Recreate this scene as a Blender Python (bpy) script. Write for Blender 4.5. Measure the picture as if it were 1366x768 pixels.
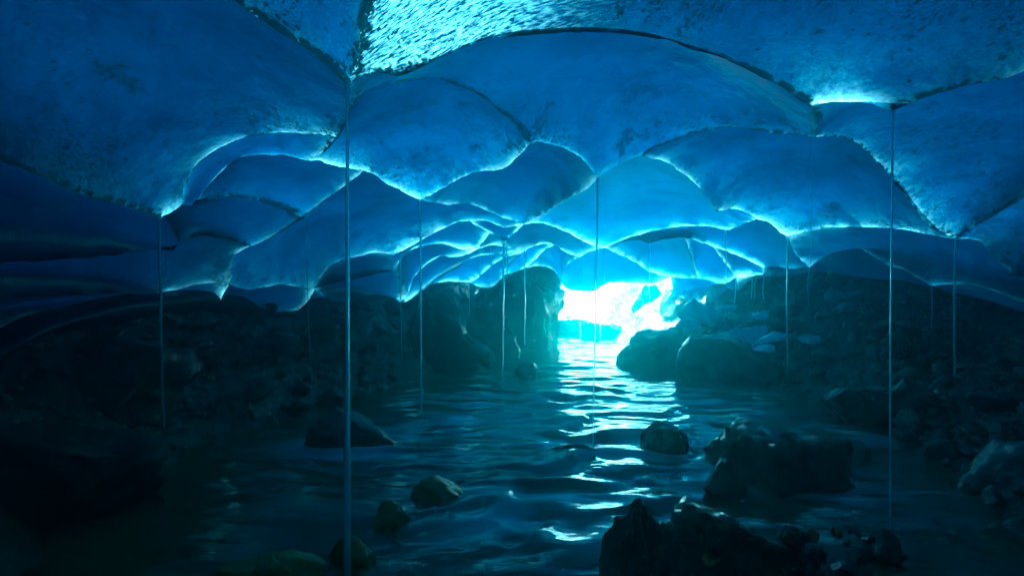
import bpy, math, random
import numpy as np
from mathutils import Vector, noise, Matrix
random.seed(7); RNG = np.random.default_rng(7)
for o in list(bpy.data.objects): bpy.data.objects.remove(o)
SC = bpy.context.scene
COL = SC.collection
F, HOR, CX, CAMZ = 683.0, 395.0, 683.0, 1.30

def at(px, py, d):
    """photo pixel + distance along the cave -> a point in the cave"""
    return Vector(((px-CX)/F*d, d, CAMZ+(HOR-py)/F*d))

def tag(o, label=None, cat=None, group=None, kind=None):
    if label: o['label'] = label
    if cat: o['category'] = cat
    if group: o['group'] = group
    if kind: o['kind'] = kind
    return o

def mesh_np(name, verts, faces, mat=None, parent=None, smooth=True, attrs=None):
    """faces: (n,3) or (n,4) int array; one mesh object"""
    me = bpy.data.meshes.new(name)
    verts = np.asarray(verts, np.float32); faces = np.asarray(faces, np.int32)
    k = faces.shape[1]
    me.vertices.add(len(verts)); me.vertices.foreach_set('co', verts.ravel())
    me.loops.add(faces.size); me.loops.foreach_set('vertex_index', faces.ravel())
    me.polygons.add(len(faces))
    me.polygons.foreach_set('loop_start', np.arange(0, faces.size, k, dtype=np.int32))
    me.polygons.foreach_set('loop_total', np.full(len(faces), k, np.int32))
    if smooth: me.polygons.foreach_set('use_smooth', np.ones(len(faces), bool))
    for an, av in (attrs or {}).items():
        a = me.attributes.new(an, 'FLOAT', 'POINT'); a.data.foreach_set('value', np.asarray(av, np.float32).ravel())
    me.update(calc_edges=True); me.validate()
    o = bpy.data.objects.new(name, me); COL.objects.link(o)
    if mat: me.materials.append(mat)
    if parent: o.parent = parent
    return o

def grid_faces(nr, nc, wrap=False):
    i = np.arange(nr-1)[:, None]; j = np.arange(nc if wrap else nc-1)[None, :]
    j2 = (j+1) % nc
    return np.stack([i*nc+j, i*nc+j2, (i+1)*nc+j2, (i+1)*nc+j], -1).reshape(-1, 4)

# ---------------------------------------------------------------- numpy noise
_P = np.random.default_rng(3).permutation(512).astype(np.int64); _P = np.concatenate([_P, _P, _P])
_G = np.random.default_rng(4).uniform(-1, 1, 512)
def vnoise(x, y, z=0.0, seed=0):
    x, y, z = np.broadcast_arrays(np.asarray(x, float)+seed*17.3, np.asarray(y, float)-seed*9.1, np.asarray(z, float)+seed*3.7)
    xi, yi, zi = np.floor(x).astype(np.int64), np.floor(y).astype(np.int64), np.floor(z).astype(np.int64)
    xf, yf, zf = x-xi, y-yi, z-zi
    s = lambda t: t*t*t*(t*(t*6-15)+10)
    u, v, w = s(xf), s(yf), s(zf)
    def h(a, b, c): return _G[_P[(_P[(_P[a & 511]+b) & 511]+c) & 511]]
    L = lambda a, b, t: a+(b-a)*t
    return L(L(L(h(xi, yi, zi), h(xi+1, yi, zi), u), L(h(xi, yi+1, zi), h(xi+1, yi+1, zi), u), v),
             L(L(h(xi, yi, zi+1), h(xi+1, yi, zi+1), u), L(h(xi, yi+1, zi+1), h(xi+1, yi+1, zi+1), u), v), w)
def fbm(x, y, z=0.0, oct=4, seed=0, gain=.5):
    t = 0; a = 1; f = 1
    for k in range(oct):
        t = t+a*vnoise(np.asarray(x)*f, np.asarray(y)*f, np.asarray(z)*f, seed+k); a *= gain; f *= 2.03
    return t

# ---------------------------------------------------------------- node helpers
def new_mat(name):
    m = bpy.data.materials.new(name); m.use_nodes = True
    nt = m.node_tree; nt.nodes.clear()
    out = nt.nodes.new('ShaderNodeOutputMaterial')
    return m, nt, out
class NB:
    def __init__(s, nt): s.nt = nt
    def n(s, typ, _p=None, **inp):
        nd = s.nt.nodes.new('ShaderNode'+typ)
        for k, v in (_p or {}).items(): setattr(nd, k, v)
        for k, v in inp.items():
            key = int(k[1:]) if k[0] == '_' and k[1:].isdigit() else k.replace('_', ' ')
            s.put(nd.inputs[key], v)
        return nd
    def put(s, sock, v):
        if isinstance(v, bpy.types.NodeSocket): s.nt.links.new(v, sock)
        elif isinstance(v, bpy.types.Node): s.nt.links.new(v.outputs[0], sock)
        else: sock.default_value = v
    def math(s, op, a, b=0.0, c=0.0, clamp=False):
        nd = s.n('Math', {'operation': op, 'use_clamp': clamp}); s.put(nd.inputs[0], a); s.put(nd.inputs[1], b); s.put(nd.inputs[2], c)
        return nd.outputs[0]
    def mix(s, fac, a, b, blend='MIX'):
        nd = s.n('Mix', {'data_type': 'RGBA', 'blend_type': blend}); s.put(nd.inputs[0], fac); s.put(nd.inputs[6], a); s.put(nd.inputs[7], b)
        return nd.outputs[2]
    def attr(s, name): return s.n('Attribute', {'attribute_name': name}).outputs['Fac']
    def ramp(s, fac, lo, hi, a=0.0, b=1.0, interp='SMOOTHSTEP'):
        nd = s.n('MapRange', {'interpolation_type': interp}); s.put(nd.inputs[0], fac)
        for i, v in ((1, lo), (2, hi), (3, a), (4, b)): s.put(nd.inputs[i], v)
        return nd.outputs[0]
    def noise(s, vec, scale, detail=3.0, rough=.55, dist=0.0):
        return s.n('TexNoise', Vector=vec, Scale=scale, Detail=detail, Roughness=rough, Distortion=dist).outputs[0]
    def mapping(s, vec, scale=(1, 1, 1), rot=(0, 0, 0)):
        return s.n('Mapping', Vector=vec, Scale=scale, Rotation=rot).outputs[0]
# ---------------------------------------------------------------- camera, daylight
cam = bpy.data.objects.new('camera', bpy.data.cameras.new('camera')); COL.objects.link(cam)
cam.location = (0, 0, CAMZ); cam.rotation_euler = (math.radians(90), 0, 0)
cam.data.sensor_width = 36; cam.data.lens = 36*F/1366; cam.data.shift_y = (HOR-384)/1366
cam.data.clip_start = .05; cam.data.clip_end = 3000
SC.camera = cam
SUN_EL, SUN_AZ = math.radians(46), math.radians(6)      # behind the far mouth of the cave
w = bpy.data.worlds.new("World"); SC.world = w; w.use_nodes = True
wn = NB(w.node_tree); bg = w.node_tree.nodes['Background']
sky = wn.n('TexSky', {'sky_type': 'NISHITA', 'sun_disc': False, 'sun_elevation': SUN_EL, 'sun_rotation': SUN_AZ})
wn.put(bg.inputs[0], sky); bg.inputs[1].default_value = .15
sl = bpy.data.lights.new('sun', 'SUN'); sl.energy = 4.0; sl.angle = math.radians(.5); sl.color = (1, .95, .86)
so = bpy.data.objects.new('sun', sl); COL.objects.link(so); so.location = (2, 30, 25)
sd = Vector((math.sin(SUN_AZ)*math.cos(SUN_EL), math.cos(SUN_AZ)*math.cos(SUN_EL), math.sin(SUN_EL)))
so.rotation_euler = sd.to_track_quat('Z', 'Y').to_euler()
SC.view_settings.view_transform = 'Standard'; SC.view_settings.look = 'None'
SC.view_settings.exposure = 4.15; SC.view_settings.gamma = 1.0
# the photograph is balanced very cold
SC.view_settings.use_white_balance = True; SC.view_settings.white_balance_temperature = 4700; SC.view_settings.white_balance_tint = -34
SC.render.engine = 'CYCLES'
cy = SC.cycles
cy.max_bounces = 6; cy.diffuse_bounces = 3; cy.glossy_bounces = 4; cy.transmission_bounces = 6; cy.transparent_max_bounces = 8; cy.volume_bounces = 1
cy.use_denoising = True; cy.sample_clamp_indirect = 6.0; cy.caustics_reflective = False; cy.caustics_refractive = False
# ---------------------------------------------------------------- ice
def ice_material():
    m, nt, out = new_mat('glacier_ice'); b = NB(nt)
    pos = b.n('NewGeometry').outputs['Position']
    thin, rim, dirt, wet = b.attr('thin'), b.attr('rim'), b.attr('dirt'), b.attr('wet')  # wet: mask of the bright streaks painted into the colour, plus bump
    # trapped dirt: flecks, short flakes and grit banked up along the cracks
    v1 = b.n('TexVoronoi', Vector=b.mapping(pos, (1, 1, 1)), Scale=13.0, Randomness=1.0).outputs['Distance']
    v2 = b.n('TexVoronoi', Vector=b.mapping(pos, (1.0, .38, 1), (0, 0, .5)), Scale=24.0).outputs['Distance']
    patch = b.noise(pos, 1.1, 4, .6)
    f1 = b.math('MULTIPLY', b.ramp(b.math('ADD', v1, b.math('MULTIPLY', b.noise(pos, 40, 3), .3)), .34, .26), b.ramp(b.noise(pos, 3.3, 4, .7), .46, .58))
    f2 = b.math('MULTIPLY', b.ramp(v2, .25, .17), b.ramp(patch, .45, .60, .08, 1))
    grit = b.ramp(b.noise(b.mapping(pos, (1, .45, 1), (0, 0, .4)), 75, 3, .7), .53, .58)
    grit = b.math('MULTIPLY', grit, b.ramp(patch, .49, .62, .0, .95))
    band = b.math('MULTIPLY', dirt, b.ramp(b.noise(b.mapping(pos, (1, 1, 1)), 17, 5, .75), .36, .56))
    band = b.ramp(b.math('ADD', band, b.math('MULTIPLY', dirt, b.math('MULTIPLY', b.noise(pos, 60, 3, .7), .5))), .35, .62)
    near = b.attr('fleck')
    smear = b.noise(b.mapping(pos, (1, .6, 1), (0, 0, .5)), 2.1, 7, .78)
    smear = b.math('MULTIPLY', b.ramp(smear, .565, .63), b.ramp(b.noise(pos, 38, 3, .7), .40, .54))
    f1 = b.math('MAXIMUM', f1, smear)
    d = b.math('MAXIMUM', b.math('MULTIPLY', b.math('MAXIMUM', b.math('MAXIMUM', f1, f2), grit), near), band, clamp=True)
    d = b.math('MULTIPLY', d, .97)
    # glow painted into the translucency: lobe gradients and bright edges, clouded by noise
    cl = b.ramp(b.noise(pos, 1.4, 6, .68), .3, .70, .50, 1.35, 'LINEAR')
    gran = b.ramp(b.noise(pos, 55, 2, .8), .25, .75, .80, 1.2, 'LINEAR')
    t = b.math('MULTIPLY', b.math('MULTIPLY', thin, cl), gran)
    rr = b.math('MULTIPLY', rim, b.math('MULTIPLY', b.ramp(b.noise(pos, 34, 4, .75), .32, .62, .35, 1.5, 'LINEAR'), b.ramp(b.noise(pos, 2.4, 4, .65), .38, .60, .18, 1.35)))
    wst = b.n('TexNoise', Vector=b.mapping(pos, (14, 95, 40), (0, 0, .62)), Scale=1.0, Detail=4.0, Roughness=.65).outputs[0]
    streak_glow = b.math('MULTIPLY', wet, b.math('POWER', b.ramp(wst, .38, .72, 0, 1, 'LINEAR'), 1.5))
    glow_c = b.mix(b.math('MULTIPLY', t, 1.0, clamp=True), (0.0, .0004, .0024, 1), (.0, .072, .215, 1))
    tc = b.mix(b.math('MULTIPLY', rr, 1.0, clamp=True), glow_c, (.20, .38, .46, 1))
    tc = b.mix(b.math('MULTIPLY', streak_glow, 1.0, clamp=True), tc, (.22, .42, .50, 1))  # bright streaks painted into the ice colour
    tc = b.mix(d, tc, (.0, .002, .004, 1))
    bh = b.math('ADD', b.math('MULTIPLY', b.noise(pos, 9, 5, .6), .6), b.math('MULTIPLY', b.noise(pos, 60, 3, .6), .12))
    bh = b.math('ADD', bh, b.math('MULTIPLY', b.math('MULTIPLY', wst, wet), 1.2))
    bump = b.n('Bump', Strength=.5, Distance=.02, Height=bh).outputs[0]
    tr = b.n('BsdfTranslucent', Color=tc, Normal=bump)
    df = b.n('BsdfPrincipled', Roughness=.30, IOR=1.31, Specular_Tint=(.25, .75, 1, 1), Normal=bump)
    b.put(df.inputs['Base Color'], b.mix(d, (.0, .04, .085, 1), (.004, .006, .007, 1)))
    mx = b.n('MixShader', Fac=.62); b.put(mx.inputs[1], df.outputs[0]); b.put(mx.inputs[2], tr.outputs[0])
    b.put(out.inputs[0], mx)
    return m
ICE = ice_material()

# ridge crossings: (photo x, photo y, distance in metres)
ND = dict(
 T0=(-500,-250,1.4), T1=(60,-250,1.5), T2=(520,-250,1.55), T4=(1900,-250,1.4),
 D1=(463,113,2.42), Q=(478,128,2.85), K1=(452,183,3.6), K2=(410,214,4.15), G=(243,272,4.15), S=(262,270,4.6), D2=(212,290,4.03),
 M1=(486,227,4.7), D3=(560,266,5.5), N1=(707,190,4.1), D4=(797,238,4.3), D5=(1082,140,2.95), D7=(1190,149,2.85), J1=(1087,183,3.8),
 W=(855,207,4.7), X=(956,283,6.1), Y=(1010,292,7.0), D6=(1275,319,4.94), D9=(1051,315,7.25), D11=(969,308,7.85), D10=(807,330,10.0),
 U=(698,299,7.8), O=(626,271,6.3), V=(524,340,8.07), E1=(626,295,7.6), D12=(674,322,8.9), V2=(526,361,8.4), V3=(544,391,9.5), V4=(530,405,10.0), V5=(542,411,10.5),
 D17=(624,333,9.0), D18=(635,333,9.0), D13=(700,335,9.7), I=(740,326,10.5), D19=(773,343,11.8), L2=(749,378,16.0), JJ=(672,367,12.0), D14=(626,376,11.5),
 D15=(405,292,5.3), T=(333,328,5.6), H=(237,322,4.6), Hh=(232,334,4.8), P1=(306,379,6.0), P2=(420,385,7.0), P3=(211,388,5.4), P4=(197,424,5.2), P5=(281,427,6.2), P6=(390,420,7.0),
 OL1=(-400,90,1.6), OL2=(-400,340,1.9), OL3=(-400,430,2.0), OL4=(-400,560,2.0),
 OR1=(1800,-50,1.5), OR2=(1800,100,1.9), OR3=(1900,420,2.4), OR4=(1900,560,2.6), D8=(1243,382,5.6), Zz=(1079,357,8.0),
 D16=(867,325,9.3), Aa=(914,317,8.9), Cc=(951,329,9.6), Bb=(1019,357,10.0), B2=(1022,369,10.4), C2=(981,370,10.4), E2=(894,369,12.8), Pm=(652,309,8.3), D20=(700,357,12.4), F2=(932,372,11.6), E3=(886,406,14.0), C3=(986,394,11.5), L3=(750,402,17.5), JJ2=(650,398,16.0))
# ridges: traced points between crossings, then painted edge brightness, dirt
ED = {}
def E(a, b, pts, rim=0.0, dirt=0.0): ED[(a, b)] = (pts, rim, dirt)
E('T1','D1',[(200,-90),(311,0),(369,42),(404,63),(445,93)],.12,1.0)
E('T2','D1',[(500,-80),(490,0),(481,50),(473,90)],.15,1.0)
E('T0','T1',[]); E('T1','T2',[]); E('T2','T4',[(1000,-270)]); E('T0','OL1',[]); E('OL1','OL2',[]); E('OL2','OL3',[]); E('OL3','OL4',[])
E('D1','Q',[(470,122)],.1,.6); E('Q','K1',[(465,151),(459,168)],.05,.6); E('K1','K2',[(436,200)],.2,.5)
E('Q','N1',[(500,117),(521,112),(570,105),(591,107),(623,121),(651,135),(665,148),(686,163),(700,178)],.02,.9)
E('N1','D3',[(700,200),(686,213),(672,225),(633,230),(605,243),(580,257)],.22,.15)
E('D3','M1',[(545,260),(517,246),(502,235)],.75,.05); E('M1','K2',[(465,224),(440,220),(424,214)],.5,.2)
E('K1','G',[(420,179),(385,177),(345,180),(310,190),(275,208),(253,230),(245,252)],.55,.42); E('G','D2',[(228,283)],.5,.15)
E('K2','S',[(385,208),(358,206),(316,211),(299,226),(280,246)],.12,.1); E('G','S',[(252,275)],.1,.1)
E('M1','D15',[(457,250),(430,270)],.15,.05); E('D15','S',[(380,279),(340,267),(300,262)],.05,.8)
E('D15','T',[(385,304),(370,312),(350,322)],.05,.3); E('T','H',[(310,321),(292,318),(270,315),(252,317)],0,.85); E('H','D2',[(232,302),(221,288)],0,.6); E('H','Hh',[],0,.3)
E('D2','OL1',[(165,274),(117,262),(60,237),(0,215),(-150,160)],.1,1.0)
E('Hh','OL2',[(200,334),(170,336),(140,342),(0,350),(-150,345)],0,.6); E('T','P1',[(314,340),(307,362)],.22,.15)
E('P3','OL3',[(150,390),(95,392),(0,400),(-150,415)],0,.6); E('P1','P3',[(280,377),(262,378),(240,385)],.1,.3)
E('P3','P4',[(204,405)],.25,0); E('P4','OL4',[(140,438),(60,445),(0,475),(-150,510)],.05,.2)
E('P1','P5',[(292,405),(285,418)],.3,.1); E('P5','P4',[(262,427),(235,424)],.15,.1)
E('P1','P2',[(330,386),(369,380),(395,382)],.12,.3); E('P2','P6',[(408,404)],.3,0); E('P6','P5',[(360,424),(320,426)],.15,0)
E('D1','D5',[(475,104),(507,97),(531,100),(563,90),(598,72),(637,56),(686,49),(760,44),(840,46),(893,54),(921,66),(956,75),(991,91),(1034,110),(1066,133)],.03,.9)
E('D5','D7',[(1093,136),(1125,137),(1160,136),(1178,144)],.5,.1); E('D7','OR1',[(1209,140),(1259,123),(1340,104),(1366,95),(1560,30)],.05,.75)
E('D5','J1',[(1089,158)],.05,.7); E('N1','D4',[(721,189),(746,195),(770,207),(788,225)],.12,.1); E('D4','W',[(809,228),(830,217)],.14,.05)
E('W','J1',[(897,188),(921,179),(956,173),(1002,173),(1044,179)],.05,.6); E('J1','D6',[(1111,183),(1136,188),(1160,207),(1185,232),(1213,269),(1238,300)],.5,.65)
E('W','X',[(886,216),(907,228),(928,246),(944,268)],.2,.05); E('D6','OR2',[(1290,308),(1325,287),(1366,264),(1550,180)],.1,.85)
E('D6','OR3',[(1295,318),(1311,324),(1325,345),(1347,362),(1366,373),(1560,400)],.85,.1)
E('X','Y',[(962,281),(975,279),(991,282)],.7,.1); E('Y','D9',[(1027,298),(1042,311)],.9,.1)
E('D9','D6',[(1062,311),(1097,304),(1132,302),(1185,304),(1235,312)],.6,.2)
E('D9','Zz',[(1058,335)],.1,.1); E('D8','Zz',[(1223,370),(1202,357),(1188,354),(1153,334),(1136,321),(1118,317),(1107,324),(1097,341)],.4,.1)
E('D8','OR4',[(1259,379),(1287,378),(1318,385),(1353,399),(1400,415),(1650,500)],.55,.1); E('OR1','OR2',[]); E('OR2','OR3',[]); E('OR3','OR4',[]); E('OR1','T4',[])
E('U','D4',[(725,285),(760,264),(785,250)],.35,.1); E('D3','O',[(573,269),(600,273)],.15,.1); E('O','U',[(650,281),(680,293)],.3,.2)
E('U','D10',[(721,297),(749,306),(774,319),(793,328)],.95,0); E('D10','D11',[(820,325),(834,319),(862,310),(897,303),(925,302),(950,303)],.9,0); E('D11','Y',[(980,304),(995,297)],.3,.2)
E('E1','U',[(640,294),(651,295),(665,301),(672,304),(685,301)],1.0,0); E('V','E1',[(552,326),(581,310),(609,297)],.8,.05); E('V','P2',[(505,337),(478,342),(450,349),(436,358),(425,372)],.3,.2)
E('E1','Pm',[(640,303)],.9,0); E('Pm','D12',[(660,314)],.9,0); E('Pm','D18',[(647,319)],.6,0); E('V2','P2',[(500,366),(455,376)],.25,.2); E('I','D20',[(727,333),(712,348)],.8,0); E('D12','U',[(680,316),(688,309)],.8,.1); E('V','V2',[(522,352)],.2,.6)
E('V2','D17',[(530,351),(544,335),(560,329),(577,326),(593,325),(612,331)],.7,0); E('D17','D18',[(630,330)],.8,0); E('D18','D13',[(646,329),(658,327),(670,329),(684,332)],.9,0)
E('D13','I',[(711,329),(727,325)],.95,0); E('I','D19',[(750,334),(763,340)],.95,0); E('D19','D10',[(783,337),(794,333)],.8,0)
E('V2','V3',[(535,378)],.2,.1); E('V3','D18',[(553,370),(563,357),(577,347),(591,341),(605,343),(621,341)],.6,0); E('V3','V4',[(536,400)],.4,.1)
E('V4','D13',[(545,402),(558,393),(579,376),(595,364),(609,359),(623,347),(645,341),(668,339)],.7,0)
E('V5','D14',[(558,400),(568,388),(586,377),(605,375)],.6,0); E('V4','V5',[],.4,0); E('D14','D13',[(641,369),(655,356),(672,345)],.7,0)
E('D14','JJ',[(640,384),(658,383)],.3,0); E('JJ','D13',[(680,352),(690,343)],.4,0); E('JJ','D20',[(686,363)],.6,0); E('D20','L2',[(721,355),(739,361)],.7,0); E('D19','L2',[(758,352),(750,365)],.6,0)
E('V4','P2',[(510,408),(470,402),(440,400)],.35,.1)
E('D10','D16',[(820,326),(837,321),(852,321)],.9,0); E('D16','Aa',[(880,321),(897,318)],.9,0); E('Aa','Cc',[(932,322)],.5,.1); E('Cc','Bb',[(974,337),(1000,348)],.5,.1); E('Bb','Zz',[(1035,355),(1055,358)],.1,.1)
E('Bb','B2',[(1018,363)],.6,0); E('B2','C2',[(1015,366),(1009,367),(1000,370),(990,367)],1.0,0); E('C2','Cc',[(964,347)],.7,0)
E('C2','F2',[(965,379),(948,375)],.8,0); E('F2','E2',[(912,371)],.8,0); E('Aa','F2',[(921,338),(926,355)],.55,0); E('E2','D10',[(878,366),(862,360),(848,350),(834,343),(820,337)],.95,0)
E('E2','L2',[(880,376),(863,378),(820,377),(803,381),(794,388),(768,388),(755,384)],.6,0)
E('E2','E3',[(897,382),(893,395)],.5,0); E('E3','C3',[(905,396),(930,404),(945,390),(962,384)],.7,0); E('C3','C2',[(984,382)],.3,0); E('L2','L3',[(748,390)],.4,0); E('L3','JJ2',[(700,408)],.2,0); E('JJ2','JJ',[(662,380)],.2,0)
BK = dict(BKL=Vector((-3.2,-7,2.3)), BKR=Vector((3.2,-7,2.3)), BLL=Vector((-3.6,-7,.2)), BRR=Vector((3.8,-7,.2)), RB1=Vector((8.5,5,2.3)), RB2=Vector((9,15,3.0)), RB3=Vector((5.2,15.5,2.4)), LB1=Vector((-8,5,2.4)), LB2=Vector((-7,21,3.0)), LB3=Vector((-.6,21,2.4)))
for a, c in (('T0','BKL'),('BKL','BKR'),('BKR','T4'),('OL4','BLL'),('BLL','BKL'),('OR4','BRR'),('BRR','BKR'),('OR4','RB1'),('RB1','RB2'),('RB2','RB3'),('RB3','C3'),('OL4','LB1'),('LB1','LB2'),('LB2','LB3'),('LB3','L2'),('P6','V5')): E(a, c, [])

def node3(k): return BK[k] if k in BK else at(*ND[k])
def catmull(P, n=14):
    P = [2*P[0]-P[1]]+list(P)+[2*P[-1]-P[-2]]
    out = []
    for i in range(1, len(P)-2):
        p0, p1, p2, p3 = P[i-1], P[i], P[i+1], P[i+2]
        for k in range(n):
            t = k/n
            out.append(.5*((2*p1)+(-p0+p2)*t+(2*p0-5*p1+4*p2-p3)*t*t+(-p0+3*p1-3*p2+p3)*t**3))
    out.append(P[-2]); return np.array(out)
EC = {}
def edge_curve(a, b):
    """dense 3-D ridge from a to b with rim and dirt values"""
    if (a, b) in EC: return EC[(a, b)]
    if (b, a) in ED:
        c = edge_curve(b, a); return tuple(x[::-1] for x in c)
    pts, rim, dirt = ED[(a, b)]
    if a in BK or b in BK:
        p, q = np.array(node3(a)), np.array(node3(b)); t = np.linspace(0, 1, 24)[:, None]
        P3 = p+(q-p)*t; L = np.linalg.norm(q-p)
    else:
        A, B = ND[a], ND[b]
        im = catmull([np.array(A[:2], float)]+[np.array(p, float) for p in pts]+[np.array(B[:2], float)])
        s = np.concatenate([[0], np.cumsum(np.linalg.norm(np.diff(im, axis=0), axis=1))]); s /= s[-1]
        dd = 1/(1/A[2]+(1/B[2]-1/A[2])*s)
        P3 = np.stack([(im[:, 0]-CX)/F*dd, dd, CAMZ+(HOR-im[:, 1])/F*dd], 1)
    s = np.concatenate([[0], np.cumsum(np.linalg.norm(np.diff(P3, axis=0), axis=1))]); L = s[-1]
    dmin = max(1.0, P3[:, 1].min())
    n = int(np.clip(L/dmin*F/3.2, 10, 260))
    t = np.linspace(0, L, n)
    P3 = np.stack([np.interp(t, s, P3[:, i]) for i in range(3)], 1)
    u = t/L; win = np.clip(np.minimum(u, 1-u)*8, 0, 1)[:, None]
    amp = .0045*dmin**.5
    jit = np.stack([vnoise(P3[:, 0]*7, P3[:, 1]*7, P3[:, 2]*7, k) for k in (1, 2, 3)], 1)*amp + np.stack([vnoise(P3[:, 0]*21, P3[:, 1]*21, P3[:, 2]*21, k) for k in (4, 5, 6)], 1)*amp*.5
    P3 = P3+jit*win
    # painted edge brightness varies by noise, dirt comes and goes
    rv = rim*(.72+.5*vnoise(P3[:, 0]*2.2, P3[:, 1]*2.2, P3[:, 2]*3, 8)); rv = np.clip(rv, 0, 1.2)
    dv = np.clip(dirt*(1.0+.55*vnoise(P3[:, 0]*3.5, P3[:, 1]*3.5, P3[:, 2]*3, 9)), 0, 1)
    EC[(a, b)] = (P3, rv, dv); return EC[(a, b)]

ICE_ROOT = bpy.data.objects.new('ice_ceiling', None); COL.objects.link(ICE_ROOT)
ICE_ROOT.location = (0, 6, 0)
tag(ICE_ROOT, 'blue scalloped glacier ice arching over the meltwater stream', 'ice ceiling', kind='structure')
def scallop(loop, thin=.4, A=None, p=3.0, wet=None, fleck=1.0, rimk=1.0, lift=None):  # thin: painted lobe brightness; wet: painted bright streaks plus bump
    loop = loop.split()
    Ps, Rs, Ds = [], [], []
    for a, b in zip(loop, loop[1:]+loop[:1]):
        P3, rv, dv = edge_curve(a, b)
        Ps.append(P3[:-1]); Rs.append(rv[:-1]); Ds.append(dv[:-1])
    B = np.concatenate(Ps); R = np.concatenate(Rs); D = np.concatenate(Ds); N = len(B)
    Bn = np.roll(B, -1, 0)
    nrm = np.cross(B-B.mean(0), Bn-B.mean(0)).sum(0)/2
    area = np.linalg.norm(nrm); nrm /= area
    ctr = B.mean(0); axis = np.array([.4, ctr[1]-.3, .9])
    if np.dot(nrm, ctr-axis) < 0: nrm = -nrm
    Rad = math.sqrt(area/math.pi)
    if A is None: A = min(.34*Rad, .42)
    if lift is not None: nrm = np.array(lift, float); nrm /= np.linalg.norm(nrm)
    px = np.clip(Rad/max(1.2, B[:, 1].mean())*F, 12, 400)
    nr = int(np.clip(px/3.0, 14, 72))
    rs = 1-(1-np.linspace(0, 1, nr+1)[1:])**1.8; rs[-1] = 1
    fr = np.abs(np.fft.fftfreq(N, 1/N))
    # painted edge brightness stays on far edges, nearly off on near ones
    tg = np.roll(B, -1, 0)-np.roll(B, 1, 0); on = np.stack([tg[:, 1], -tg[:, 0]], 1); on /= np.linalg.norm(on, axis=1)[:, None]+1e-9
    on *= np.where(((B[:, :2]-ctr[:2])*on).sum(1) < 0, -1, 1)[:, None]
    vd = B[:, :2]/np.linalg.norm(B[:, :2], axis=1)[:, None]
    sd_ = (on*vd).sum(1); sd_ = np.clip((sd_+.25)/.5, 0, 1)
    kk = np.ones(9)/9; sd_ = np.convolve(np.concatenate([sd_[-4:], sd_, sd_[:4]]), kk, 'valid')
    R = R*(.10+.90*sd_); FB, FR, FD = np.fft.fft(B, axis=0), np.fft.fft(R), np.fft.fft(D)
    V, TH, RM, DT, WT = [], [], [], [], []
    for r in rs:
        k = r**fr
        P = np.real(np.fft.ifft(FB*k[:, None], axis=0)); g = np.real(np.fft.ifft(FR*k)); dd = np.real(np.fft.ifft(FD*k))
        P = P+nrm*(A*(1-r**p))
        dist = (1-r)*Rad
        V.append(P); TH.append(P[:, 1])
        RM.append(rimk*g*(1.15*np.exp(-dist/(.012*max(1, B[:, 1].mean()*.27)))+.20*np.exp(-dist/(.085*Rad+.015))))  # bright line and soft fade painted along the ridges
        DT.append(dd*np.exp(-(dist/(.042*max(1., B[:, 1].mean()*.3)))**1.3))
        WT.append(np.zeros(N))
    V = np.concatenate(V); nv = len(V)
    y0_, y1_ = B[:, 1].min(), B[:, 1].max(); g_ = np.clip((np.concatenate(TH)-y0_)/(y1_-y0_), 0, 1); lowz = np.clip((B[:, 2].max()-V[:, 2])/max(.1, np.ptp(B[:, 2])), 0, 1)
    TH = [thin*(.42+.75*g_**1.4)*(.8+.4*lowz)]  # painted gradient: each lobe brightens towards its far, low edge
    bb = .010*min(1, Rad)*fbm(V[:, 0]*3.1, V[:, 1]*3.1, V[:, 2]*3.1, 4, 21)
    rr = np.repeat(rs, N); V = V+nrm*(bb*(1-rr**6)+.02*Rad*vnoise(V[:, 0]*1.3, V[:, 1]*1.3, V[:, 2]*1.3, 31)*(1-rr**4))[:, None]
    c0 = B.mean(0)+nrm*A
    W_ = np.concatenate(WT)
    if wet:
        wc, wr = np.array(wet[0]), wet[1]  # centre and size of the painted streak patch
        W_ = np.exp(-(np.linalg.norm((V-wc)/wr, axis=1))**2)
    V = np.vstack([V, c0])
    ap = lambda l, v: np.append(np.concatenate(l), v)
    f4 = grid_faces(nr, N, True)
    fan = np.stack([np.full(N, nv), (np.arange(N)+1) % N, np.arange(N)], 1)
    tri = np.vstack([f4[:, [0, 1, 2]], f4[:, [0, 2, 3]], fan])
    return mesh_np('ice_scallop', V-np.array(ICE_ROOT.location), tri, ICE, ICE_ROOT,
                   attrs=dict(thin=ap(TH, thin), rim=ap(RM, 0), dirt=ap(DT, 0), wet=np.append(W_, 0), fleck=np.full(nv+1, fleck)))  # wet: painted streak mask, plus bump

scallop('T1 D1 Q K1 G D2 OL1 T0', 0.0698, A=.30)  # second value: painted brightness, darkest near and left, brightest by the mouth
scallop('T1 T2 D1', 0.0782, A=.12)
scallop('T2 T4 OR1 D7 D5 D1', 0.0672, A=.34, wet=(at(560, 40, 2.35), (.50, .7, .6)))  # patch with bright streaks painted in
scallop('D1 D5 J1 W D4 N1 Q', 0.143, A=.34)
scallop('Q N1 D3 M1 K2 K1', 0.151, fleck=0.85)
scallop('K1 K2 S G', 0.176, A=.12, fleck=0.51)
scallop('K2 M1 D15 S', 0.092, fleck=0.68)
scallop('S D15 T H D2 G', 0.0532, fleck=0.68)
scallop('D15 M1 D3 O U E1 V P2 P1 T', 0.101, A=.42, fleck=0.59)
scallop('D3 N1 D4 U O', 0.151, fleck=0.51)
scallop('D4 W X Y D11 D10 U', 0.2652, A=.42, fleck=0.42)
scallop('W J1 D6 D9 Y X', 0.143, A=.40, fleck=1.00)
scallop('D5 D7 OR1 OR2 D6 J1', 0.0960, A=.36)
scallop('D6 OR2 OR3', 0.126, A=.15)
scallop('D9 D6 OR3 OR4 D8 Zz', 0.076, A=.25, fleck=1.00)
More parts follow.
